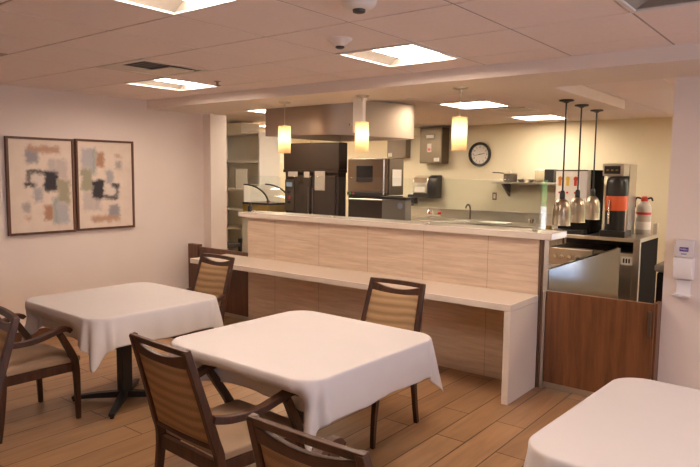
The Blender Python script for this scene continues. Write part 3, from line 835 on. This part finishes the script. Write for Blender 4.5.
t = thing('combi_oven', 'brown fronted combi oven with a black window, right of the tall dark oven', 'oven', (0, 0, 0))
cx0, cx1, cy0 = -1.86, -1.22, 4.50
box('body', M['dark_steel'], (cx0, cy0 + .04, 1.385), (cx1, 4.86, 1.85), t, .008)
d = box('door', M['oven_front'], (cx0 + .005, cy0, 1.42), (cx1 - .02, cy0 + .038, 1.842), t, .008)
box('window_pane', M['dark_glass'], (cx0 + .15, cy0 - .008, 1.55), (cx0 + .41, cy0 - .0005, 1.755), d, .006)
MB().tube([(cx1 - .035, cy0 - .035, 1.39), (cx1 - .035, cy0 - .035, 1.83)], .011).build('handle', M['chrome'], d)
s_ = box('control_strip', M['black_plastic'], (cx0, cy0 - .005, 1.375), (cx1 - .02, cy0 + .038, 1.418), t, .003)
for k, mm in ((.06, 'green'), (.11, 'red')): MB().lathe([(.014, 0), (.014, -.012)], cx0 + k, cy0 - .005, 12, 1.397, axis='y').build('knob', M[mm], s_)
box('lower_body', M['oven_dark'], (cx0, cy0 + .02, .15), (cx1, 4.86, 1.372), t, .006)
MB().tube([(cx0 + .05, cy0 - .015, 1.325), (cx1 - .05, cy0 - .015, 1.325)], .011).build('rail', M['steel'], t)
box('notice', M['paper'], (cx1 + .0005, 4.60, 1.50), (cx1 + .006, 4.80, 1.71), t)
for x in (cx0 + .06, cx1 - .06):
    for y in (cy0 + .08, 4.80): MB().lathe([(.03, 0), (.03, .15)], x, y, 12).build('foot', M['steel'], t)

t = thing('food_holding_cabinet', 'grey cabinet with a round blue sticker below the combi oven', 'cabinet', (0, 0, 0))
box('body', M['grey_plastic'], (-.985, 4.05, .12), (-.655, 4.18, 1.362), t, .010)
box('top', M['black_plastic'], (-1.0, 4.04, 1.3625), (-.64, 4.19, 1.388), t, .006)
MB().lathe([(.034, 0), (.034, -.004)], -.725, 4.049, 20, 1.29, axis='y').build('sticker', M['blue'], t)
for x in (-.94, -.70):
    for y in (4.085, 4.145): MB().lathe([(.025, 0), (.02, .12)], x, y, 12).build('caster', M['black_plastic'], t)

# heated display case at the left, on a counter
t = thing('back_counter', 'steel work counter below the curved glass case', 'counter', (0, 0, 0))
box('worktop', M['steel'], (-3.552, 4.15, 1.02), (-3.002, 4.8, 1.06), t, .006); box('body', M['white_paint'], (-3.54, 4.18, 0), (-3.02, 4.78, 1.0195), t)
t = thing('display_case', 'curved glass display case with a brass base, at the left behind the glass guard', 'display case', (-3.345, 4.40, 1.0605))
box('base', M['brass'], (-.195, -.2, 0), (.335, .25, .14), t, .006); box('base_trim', M['black_plastic'], (-.2, -.205, .141), (.34, .255, .165), t)
n = 14
def arc(r): return [(-.26 + .58 * i / n, .166 + r * math.sin(PI / 2 * min(1, (1 - i / n) * 1.25))) for i in range(n + 1)]
def curved(r, th):
    a = [(.32 - (.5) * (1 - math.cos(PI / 2 * i / n)), .166 + r * math.sin(PI / 2 * i / n)) for i in range(n + 1)]
    b = [(p[0] - th * math.cos(PI / 2 * i / n), p[1] - th * math.sin(PI / 2 * i / n)) for i, p in enumerate(a)]
    return a + b[::-1]
MB().poly_prism(curved(.25, .006), -.19, .24, 'y').build('curved_glass', M['tint_glass'], t)
for y in (-.20, .225): MB().poly_prism(curved(.262, .018), y, y + .018, 'y').build('rib', M['black_plastic'], t)
box('rear_panel', M['white_paint'], (-.195, -.19, .166), (-.18, .24, .42), t)
MB().lathe([(.03, 0), (.03, .02), (.01, .03)], .12, 0, 14, .166).build('heat_knob', M['red'], t)

# left shelving unit
t = thing('shelf_unit', 'tall white open shelf unit seen through the gap left of the counter', 'shelf', (0, 0, 0))
sx0, sx1, sy0, sy1 = -4.75, -3.56, 4.55, 4.98
for x in (sx0, sx1 - .03): box('side_panel', M['white_paint'], (x, sy0, 0), (x + .03, sy1, 2.25), t, .002)
box('back_panel', M['white_paint'], (sx0 + .03, sy1 - .02, .0), (sx1 - .03, sy1, 2.25), t)
for z in (.46, .76, 1.06, 1.37, 1.80, 2.22): box('shelf_board', M['white_paint'], (sx0 + .03, sy0 + .002, z), (sx1 - .03, sy1 - .021, z + .03), t, .002)
tag(box('storage_box', M['white_paint'], (-4.55, 4.56, 2.2505), (-3.98, 4.95, 2.40), None, .004), 'pale box on top of the white shelf unit', 'box')
t = thing('binder', 'white binder leaning on the middle board of the shelf unit', 'binder', (-4.02, 4.60, 1.4005))
box('cover', M['paper'], (-.13, 0, 0), (.13, .012, .30), t, .002); box('spine', M['dark_plastic'], (-.142, 0, 0), (-.131, .06, .30), t, .002)
t = thing('utility_cart', 'dark utility cart under the lowest visible board of the shelf unit', 'cart', (-3.55, 3.7, 0))
box('tray', M['dark_plastic'], (-.3, -.22, .62), (.3, .22, .68), t, .01); box('tray', M['dark_plastic'], (-.3, -.22, .25), (.3, .22, .31), t, .01)
for x in (-.28, .28):
    for y in (-.2, .2): box('post', M['black_plastic'], (x - .02, y - .02, .06), (x + .02, y + .02, .74), t, .004); MB().lathe([(.03, 0), (.03, .06)], x, y, 12).build('caster', M['black_plastic'], t)

# ------------------------------------------------------------------ back wall fittings
YB = YK - .0005
t = thing('control_cabinet', 'steel wall cabinet with labels, left of the clock', 'cabinet', (0, 0, 0))
box('body', M['cabinet_steel'], (-2.275, YB - .22, 1.83), (-1.86, YB, 2.405), t, .004)
d = box('door', M['cabinet_steel'], (-2.27, YB - .235, 1.845), (-1.865, YB - .221, 2.395), t, .003)
lb = box('label', M['grey_plastic'], (-2.17, YB - .239, 2.21), (-1.99, YB - .2355, 2.31), d)
box('label_print', M['paper'], (-2.15, YB - .241, 2.235), (-2.01, YB - .2392, 2.285), lb)
box('label', M['paper'], (-2.13, YB - .239, 2.01), (-2.05, YB - .2355, 2.15), d)
box('label', M['red'], (-2.115, YB - .2405, 2.035), (-2.065, YB - .2392, 2.07), d)
box('label', M['paper'], (-2.0, YB - .239, 1.86), (-1.90, YB - .2355, 1.92), d)
tag(MB().tube([(-2.7, YB - .03, 2.30), (-2.40, YB - .03, 2.30), (-2.28, YB - .03, 2.30)], .016).build('conduit_pipe', M['kwall']), 'thin painted pipe running from the steel wall cabinet towards the hood', 'pipe')
t = thing('switch_box', 'grey wall box with a white sticker, just right of the hood bottom', 'box', (0, 0, 0))
box('body', M['dark_steel'], (-2.98, YB - .15, 1.93), (-2.60, YB, 2.24), t, .004); box('sticker', M['paper'], (-2.96, YB - .153, 1.945), (-2.88, YB - .1505, 2.01), t)
t = thing('paper_towel_dispenser', 'black and chrome paper towel dispenser on the kitchen back wall', 'dispenser', (-2.19, YB, 1.45))
slab([(0, -.19), (-.18, -.19), (-.20, -.16), (-.20, .06), (-.17, .15), (-.10, .19), (0, .19)], .06, .22).build('side_housing', M['black_plastic'], t, .015, 3)
slab([(0, -.19), (-.18, -.19), (-.20, -.15), (-.20, -.11), (0, -.11)], -.22, .058).build('base_housing', M['black_plastic'], t, .01, 2)
slab([(0, -.108), (-.205, -.108), (-.215, .04), (-.18, .14), (-.10, .18), (0, .18)], -.22, .058).build('chrome_cover', M['chrome'], t, .012, 3)
box('paper_window', M['paper'], (-.18, -.2145, -.09), (.02, -.206, .0), t, .004)
t = thing('soap_dispenser', 'small black soap dispenser below left of the paper towel dispenser', 'dispenser', (-2.50, YB, 1.25))
box('tank', M['black_plastic'], (-.07, -.12, -.09), (.07, 0, .06), t, .012); box('spout', M['dark_plastic'], (-.03, -.15, -.13), (.03, -.06, -.091), t, .006); box('cap', M['paper'], (-.03, -.10, .061), (.03, -.01, .14), t, .006)

t = thing('wall_clock', 'round black rimmed wall clock with a white face', 'clock', (-1.295, YB, 1.975))
MB().lathe([(.185, 0), (.192, -.02), (.19, -.04), (.172, -.05), (.155, -.045), (.150, -.02), (.150, 0)], n=48, axis='y').build('rim', M['black_plastic'], t)
fc = MB().lathe([(.152, 0), (.152, -.018)], n=48, axis='y').build('face', M['paper'], t)
tk = MB()
for h in range(60):
    a = 2 * PI * h / 60; r0 = .130 if h % 5 == 0 else .138; w = .0022 if h % 5 == 0 else .0009
    d = Vector((math.sin(a), 0, math.cos(a))); n_ = Vector((d.z, 0, -d.x))
    q = [d * r0 - n_ * w, d * r0 + n_ * w, d * .146 + n_ * w, d * .146 - n_ * w]
    tk.poly_prism([(v.x, v.z) for v in q], -.0195, -.0182, 'y')
tk.build('minute_marks', M['ink'], fc)
for h in range(1, 13):
    a = 2 * PI * h / 12
    text(str(h), .034, M['ink'], fc, (.112 * math.sin(a), -.0190, .112 * math.cos(a))).name = 'numeral'
def hand(ang, L, w, y, name):
    a = math.radians(ang); d = Vector((math.sin(a), 0, math.cos(a))); n_ = Vector((d.z, 0, -d.x))
    q = [d * -.02 - n_ * w, d * -.02 + n_ * w, d * L + n_ * w * .4, d * L - n_ * w * .4]
    MB().poly_prism([(v.x, v.z) for v in q], y - .001, y, 'y').build(name, M['ink'], t)
hand(80, .085, .006, -.022, 'hour_hand'); hand(258, .118, .004, -.024, 'minute_hand')
MB().lathe([(.008, -.019), (.008, -.028)], n=12, axis='y').build('hub', M['ink'], t)

t = thing('wall_shelf', 'steel wall shelf on a triangular bracket, right of the clock', 'shelf', (0, 0, 0))
box('board', M['steel'], (-.93, YB - .34, 1.525), (.62, YB, 1.555), t, .004)
for x in (-.80, .45): MB().poly_prism([(YB, 1.5245), (YB - .28, 1.5245), (YB, 1.33)], x, x + .03, 'x').build('bracket', M['dark_steel'], t)
t = thing('saucepan', 'steel saucepan with a long handle standing on the wall shelf', 'pan', (-.70, YB - .18, 1.5555))
MB().lathe([(.0, 0), (.09, 0), (.10, .01), (.10, .11), (.105, .113), (.097, .113), (.094, .012), (0, .008)], n=28, cap=False).build('pot', M['dark_steel'], t)
MB().tube([(-.095, 0, .125), (-.19, 0, .135), (-.29, 0, .138)], .010).build('handle', M['dark_steel'], t); MB().lathe([(.11, .114), (.10, .125), (.03, .14), (.02, .16), (.0, .165)], n=28, cap=False).build('lid', M['steel'], t)
t = thing('frying_pan', 'low dark pan stacked right of the saucepan on the wall shelf', 'pan', (-.455, YB - .18, 1.5555))
MB().lathe([(.0, 0), (.10, 0), (.125, .04), (.12, .04), (.097, .006), (.0, .006)], n=28, cap=False).build('pot', M['dark_steel'], t); MB().tube([(.0, -.11, .04), (.0, -.15, .06)], .008).build('handle', M['steel'], t)
t = thing('storage_jar', 'clear upright container on the wall shelf, beside the glass edge', 'container', (-.245, YB - .18, 1.5555))
MB().lathe([(0, 0), (.07, 0), (.07, .17), (.066, .17), (.066, .006), (0, .006)], n=24, cap=False).build('jar', M['tint_glass'], t); MB().lathe([(.072, .171), (.072, .19), (.02, .2)], n=24).build('lid', M['white_plastic'], t)
tag(box('phone_charger', M['black_plastic'], (-.135, YB - .30, 1.5555), (.0, YB - .10, 1.745), None, .01), 'black box on the wall shelf, left of the juice dispenser', 'box')
t = thing('power_outlet', 'small white outlet with a dark plate on the kitchen back wall', 'outlet', (-1.03, YB, 1.325))
box('plate', M['bronze'], (-.036, -.006, -.058), (.036, 0, .058), t, .002); box('socket', M['paper'], (-.017, -.009, -.034), (.017, -.0065, .034), t)

t = thing('sink_counter', 'long steel sink counter with a backsplash along the kitchen back wall', 'counter', (0, 0, 0))
box('worktop', M['steel'], (-2.9, 6.42, .90), (.35, YB - .021, .94), t, .006)
box('backsplash', M['steel'], (-2.9, YB - .02, .90), (.35, YB, 1.095), t, .003)
box('cabinet_body', M['dark_steel'], (-2.88, 6.46, .0), (.33, YB - .022, .8995), t)
for k in range(4):
    d = box('door', M['steel'], (-2.85 + k * .8, 6.442, .14), (-2.09 + k * .8, 6.4595, .87), t, .004)
    MB().tube([(-2.15 + k * .8, 6.42, .6), (-2.15 + k * .8, 6.42, .78)], .008).build('handle', M['chrome'], d)
t = thing('faucet', 'chrome gooseneck faucet at the sink counter, below left of the clock', 'faucet', (-1.33, 6.93, .9405))
MB().tube(smooth_path([(0, 0, 0), (0, 0, .16), (0, -.03, .23), (0, -.10, .25), (0, -.15, .20)], 5), .013).build('spout', M['dark_steel'], t); MB().lathe([(.03, 0), (.03, .02), (.015, .03)]).build('base', M['chrome'], t)
t = thing('faucet', 'wall faucet with two red capped handles, left of the gooseneck faucet', 'faucet', (-1.98, 6.93, .9405))
box('bar', M['chrome'], (-.14, -.03, .03), (.14, .03, .07), t, .01)
for s in (-1, 1): MB().lathe([(.02, 0), (.02, .03)], s * .1, 0).build('base', M['chrome'], t); MB().lathe([(.028, .071), (.030, .10), (.018, .115)], s * .1, 0).build('handle', M['red'], t)
MB().tube(smooth_path([(0, -.02, .06), (0, -.06, .14), (0, -.16, .15), (0, -.2, .085)], 4), .012).build('spout', M['chrome'], t)
tag(box('cutting_board', M['paper'], (-1.0, 6.52, .9405), (-.56, 6.78, .962), None, .006), 'white cutting board lying on the sink counter', 'board')
tag(box('drying_mat', M['paper'], (-1.45, 6.55, .9405), (-1.2, 6.72, .955), None, .004), 'small pale tray on the sink counter near the gooseneck faucet', 'tray')
t = thing('measuring_jug', 'small shiny jug on the sink counter near the glass edge', 'jug', (-.19, 6.62, .9405))
MB().lathe([(0, 0), (.05, 0), (.06, .10), (.055, .10), (.045, .006), (0, .006)], n=20, cap=False).build('cup', M['chrome'], t); MB().tube([(-.05, 0, .09), (-.09, 0, .14), (-.07, 0, .17)], .008).build('handle', M['chrome'], t)

# ------------------------------------------------------------------ steam table with side guard
t = thing('steam_table', 'steel serving table with a tall flat side guard, under the heat lamps', 'serving table', (0, 0, 0))
box('side_guard', M['guard_steel'], (1.405, 2.99, .06), (1.44, 5.03, .898), t, .003)
box('worktop', M['steel'], (.62, 3.02, .62), (1.404, 5.02, .66), t, .004)
box('body', M['dark_steel'], (.66, 3.06, 0), (1.40, 4.98, .6195), t)
for k in range(3): box('well', M['dark_steel'], (.72, 3.15 + k * .62, .6602), (1.34, 3.65 + k * .62, .672), t, .003)
tag(box('wrapped_packet', M['paper'], (.93, 4.90, .6605), (1.10, 5.01, .72), None, .01), 'white packet lying in the steel serving table', 'packet')

# ------------------------------------------------------------------ beverage counter and machines
t = thing('beverage_counter', 'dark beverage counter with a steel top and open base, right of the heat lamps', 'counter', (0, 0, 0))
bx0, bx1, by0, by1 = .42, 1.535, 5.45, 6.30
box('worktop', M['steel'], (bx0, by0, .925), (bx1, by1, .968), t, .005)
box('side_panel', M['matte_black'], (bx1 - .03, by0 + .06, .05), (bx1 - .002, by1 - .02, .924), t)
box('leg', M['steel'], (bx1 - .075, by0 + .004, 0), (bx1 - .004, by0 + .055, .924), t, .003); box('leg', M['steel'], (bx0 + .004, by0 + .004, 0), (bx0 + .06, by0 + .055, .924), t, .003)
box('back_panel', M['black_plastic'], (bx0 + .01, by1 - .04, .05), (bx1 - .035, by1 - .021, .924), t)
t = thing('undercounter_fridge', 'steel undercounter unit with a small white sign, below the beverage counter', 'fridge', (0, 0, 0))
box('body', M['dark_steel'], (1.19, by0 + .06, .05), (1.455, 6.1, .80), t, .004)
d = box('door', M['steel'], (1.19, by0 + .03, .07), (1.455, by0 + .059, .79), t, .004)
sg = box('sign', M['paper'], (1.335, by0 + .024, .665), (1.45, by0 + .0295, .755), d)
for k in range(3): box('sign_mark', M['ink'], (1.353 + k * .029, by0 + .022, .685), (1.371 + k * .029, by0 + .0238, .735), sg)
t = thing('undercounter_griddle', 'steel unit with a row of knobs below the beverage counter', 'appliance', (0, 0, 0))
box('body', M['dark_steel'], (.50, by0 + .09, .05), (1.13, 6.1, .80), t, .004)
d = box('control_panel', M['steel'], (.50, by0 + .06, .56), (1.00, by0 + .0895, .79), t, .004)
for k in range(5): MB().lathe([(.026, 0), (.022, -.03)], .57 + k * .085, by0 + .06, 16, .69, axis='y').build('knob', M['chrome'], d)

t = thing('juice_dispenser', 'black and steel juice dispenser with fruit pictures, behind the heat lamps', 'dispenser', (.545, 5.58, .9685))
box('body', M['matte_black'], (0, .02, 0), (.375, .50, .76), t, .010)
box('side_panel', M['matte_black'], (.3755, .03, .02), (.385, .49, .75), t)
hd = box('head', M['white_metal'], (.0, -.10, .34), (.375, .0195, .76), t, .010)
for k, mm in enumerate((M['orange_print'], M['yellow'], M['red'])):
    f_ = box('picture_panel', M['paper'], (.012 + k * .092, -.104, .45), (.094 + k * .092, -.1005, .735), hd)
    MB().lathe([(.026, 0), (.024, -.004)], .053 + k * .092, -.104, 18, .655, axis='y').build('fruit_print', mm, f_)
    box('fruit_print', mm, (.035 + k * .092, -.108, .57), (.07 + k * .092, -.1042, .655), f_, .003)
    MB().lathe([(.013, 0), (.013, -.008)], .053 + k * .092, -.104, 12, .49, axis='y').build('button', M['red'], f_)
box('picture_panel', M['grey_clear'], (.29, -.104, .43), (.365, -.1005, .735), hd)
box('brand_strip', M['dark_steel'], (0, -.102, .742), (.375, -.1, .759), hd)
for k in range(4): MB().lathe([(.014, .28), (.018, .339)], .05 + k * .092, -.05, 12).build('nozzle', M['black_plastic'], t)
box('drip_tray', M['black_plastic'], (.01, -.12, 0), (.365, .0195, .05), t, .006)

t = thing('coffee_brewer', 'tall steel and black coffee brewer with an orange band', 'coffee machine', (1.075, 5.56, .9685))
box('tower', M['steel'], (0, .16, 0), (.245, .46, .83), t, .006)
hd = box('head', M['steel'], (.0, -.06, .69), (.235, .1595, .83), t, .008)
box('display_panel', M['black_plastic'], (.02, -.064, .715), (.195, -.0605, .805), hd, .002)
for k in range(3): box('button', M['brass'], (.045 + k * .05, -.066, .75), (.07 + k * .05, -.0645, .765), hd)
MB().lathe([(.0, .075), (.118, .075), (.118, .24), (.118, .30)], .155, .0, 32, cap=False).build('urn_base', M['black_plastic'], t)
MB().lathe([(.119, .30), (.121, .31), (.121, .455), (.119, .465)], .155, .0, 32, cap=True).build('urn_band', M['orange'], t)
MB().lathe([(.117, .466), (.117, .62), (.105, .66), (.08, .685)], .155, .0, 32).build('urn_top', M['black_plastic'], t)
box('drip_base', M['black_plastic'], (.01, -.12, 0), (.29, .155, .074), t, .01)
MB().lathe([(.014, .15), (.014, .28), (.009, .29), (.009, .42)], .11, -.128, 12).build('spigot', M['chrome'], t)
box('side_guide', M['chrome'], (.283, -.11, .075), (.293, -.09, .32), t)

t = thing('thermal_jug', 'white jug with a black and red top, right of the coffee brewer', 'jug', (1.392, 6.125, .9685))
t.scale = (1.12, 1.12, 1.18)
MB().lathe([(0, 0), (.07, 0), (.074, .01), (.074, .27), (.05, .32), (.035, .335)], n=24, cap=False).build('body', M['jug'], t)
MB().lathe([(.036, .335), (.036, .37), (.02, .385)], n=18).build('lid', M['red'], t)
MB().tube(smooth_path([(-.03, 0, .36), (-.075, 0, .37), (-.095, 0, .33), (-.09, 0, .27)], 4), .010).build('handle', M['black_plastic'], t)
MB().tube(smooth_path([(.03, 0, .36), (.07, -.01, .37), (.085, -.01, .34)], 4), .010).build('spout', M['black_plastic'], t)
MB().lathe([(.0748, .05), (.0748, .13)], n=24, cap=False).build('label_band', M['paper'], t); MB().lathe([(.0755, .20), (.0755, .225)], n=24, cap=False).build('label_stripe', M['red'], t)
tag(box('steel_canister', M['steel'], (1.485, 6.205, .9685), (1.533, 6.28, 1.10), None, .006), 'small steel box on the beverage counter corner behind the white jug', 'box')
tag(MB().lathe([(0, 0), (.034, 0), (.038, .08), (.034, .08), (.03, .005), (0, .005)], .46, 5.53, 20, .9685, cap=False).build('paper_cup', M['brass']), 'small tan cup below the nearest heat lamp on the beverage counter', 'cup')
t = thing('waste_bin', 'dark bin with a pale lid seen between the beverage counter and the pier', 'bin', (2.37, 3.26, 0))
MB().box((-.15, -.17, 0), (.16, .17, .95)).build('body', M['matte_black'], t, .02, 3); MB().box((-.165, -.19, .951), (.175, .19, 1.01)).build('lid', M['grey_plastic'], t, .02, 3)

# ------------------------------------------------------------------ outside the windows
struct(box('floor', M['pavement'], (-6, YK + .12, -.3), (16, 30, -.02)))
struct(box('wall_garden', M['pavement'], (-3, 11.8, -.02), (14, 12.0, .95)))
hd = MB()
for k in range(12):
    cx, cy = 1.5 + k * .9, 13.5 + random.random() * .8; hh = 3.0 + random.random() * 1.2
    hd.lathe([(.1, -.02), (.7, .2), (.95, hh * .4), (.8, hh * .8), (.2, hh)], cx, cy, 12)
o = hd.build('hedge', M['hedge']); o['kind'] = 'stuff'; tag(o, 'green hedge outside the kitchen door', 'hedge')

# ------------------------------------------------------------------ light, world, camera
w = bpy.data.worlds.new('sky'); S.world = w; w.use_nodes = True
bg = w.node_tree.nodes['Background']
tc = N(w.node_tree, 'ShaderNodeTexCoord'); sp = N(w.node_tree, 'ShaderNodeSeparateXYZ'); cr = N(w.node_tree, 'ShaderNodeValToRGB')
w.node_tree.links.new(tc.outputs['Generated'], sp.inputs[0]); w.node_tree.links.new(sp.outputs['Z'], cr.inputs['Fac'])
cr.color_ramp.elements[0].color = (.70, .76, 1, 1); cr.color_ramp.elements[1].color = (.40, .58, 1, 1)
w.node_tree.links.new(cr.outputs['Color'], bg.inputs['Color']); bg.inputs['Strength'].default_value = 5.8
def portal(x, y0, y1, z0, z1):
    l = bpy.data.lights.new('window_portal', 'AREA'); l.shape = 'RECTANGLE'; l.size = y1 - y0; l.size_y = z1 - z0
    l.cycles.is_portal = True
    o = bpy.data.objects.new('window_portal', l); C.objects.link(o); o.location = (x, (y0 + y1) / 2, (z0 + z1) / 2)
    o.rotation_euler = Matrix(((0, 0, 1), (1, 0, 0), (0, 1, 0))).to_euler()   # local -Z -> -X, X -> Y, Y -> Z
portal(XR + .13, -2.6, 1.6, .85, 2.15); l = bpy.data.lights.new('door_portal', 'AREA'); l.shape = 'RECTANGLE'; l.size = 1.6; l.size_y = 2.0; l.cycles.is_portal = True
o = bpy.data.objects.new('door_portal', l); C.objects.link(o); o.location = (3.3, YK + .13, 1.1); o.rotation_euler = (-PI / 2, 0, 0)
sun = bpy.data.lights.new('sun', 'SUN'); sun.energy = 14.; sun.angle = .01; sun.color = (1, .95, .88)
so = bpy.data.objects.new('sun', sun); C.objects.link(so); so.rotation_euler = (D(42), 0, D(-25))

cam = bpy.data.cameras.new('camera'); co = bpy.data.objects.new('camera', cam); C.objects.link(co)
cam.sensor_width = 36; cam.lens = 36 * 632.7 / 700; cam.clip_start = .05
yaw, pitch, roll = -.6666, .0954, .0116
cy_, sy_, cp_, sp_ = math.cos(yaw), math.sin(yaw), math.cos(pitch), math.sin(pitch)
f = Vector((sy_ * cp_, cy_ * cp_, -sp_)); r = Vector((cy_, -sy_, 0)); u = r.cross(f)
r2 = r * math.cos(roll) + u * math.sin(roll); u2 = -r * math.sin(roll) + u * math.cos(roll)
co.matrix_world = Matrix(((r2.x, u2.x, -f.x, 3.3119), (r2.y, u2.y, -f.y, -2.0065), (r2.z, u2.z, -f.z, 1.66), (0, 0, 0, 1)))
S.camera = co
S.view_settings.view_transform = 'Standard'; S.view_settings.look = 'None'; S.view_settings.gamma = 1
S.view_settings.use_curve_mapping = False; S.view_settings.exposure = .24
S.cycles.use_denoising = True
try: S.cycles.denoiser = 'OPENIMAGEDENOISE'
except Exception: pass
S.cycles.max_bounces = 10; S.cycles.diffuse_bounces = 6; S.cycles.glossy_bounces = 5; S.cycles.transmission_bounces = 8
S.cycles.sample_clamp_indirect = 6.; S.cycles.caustics_reflective = False; S.cycles.caustics_refractive = False
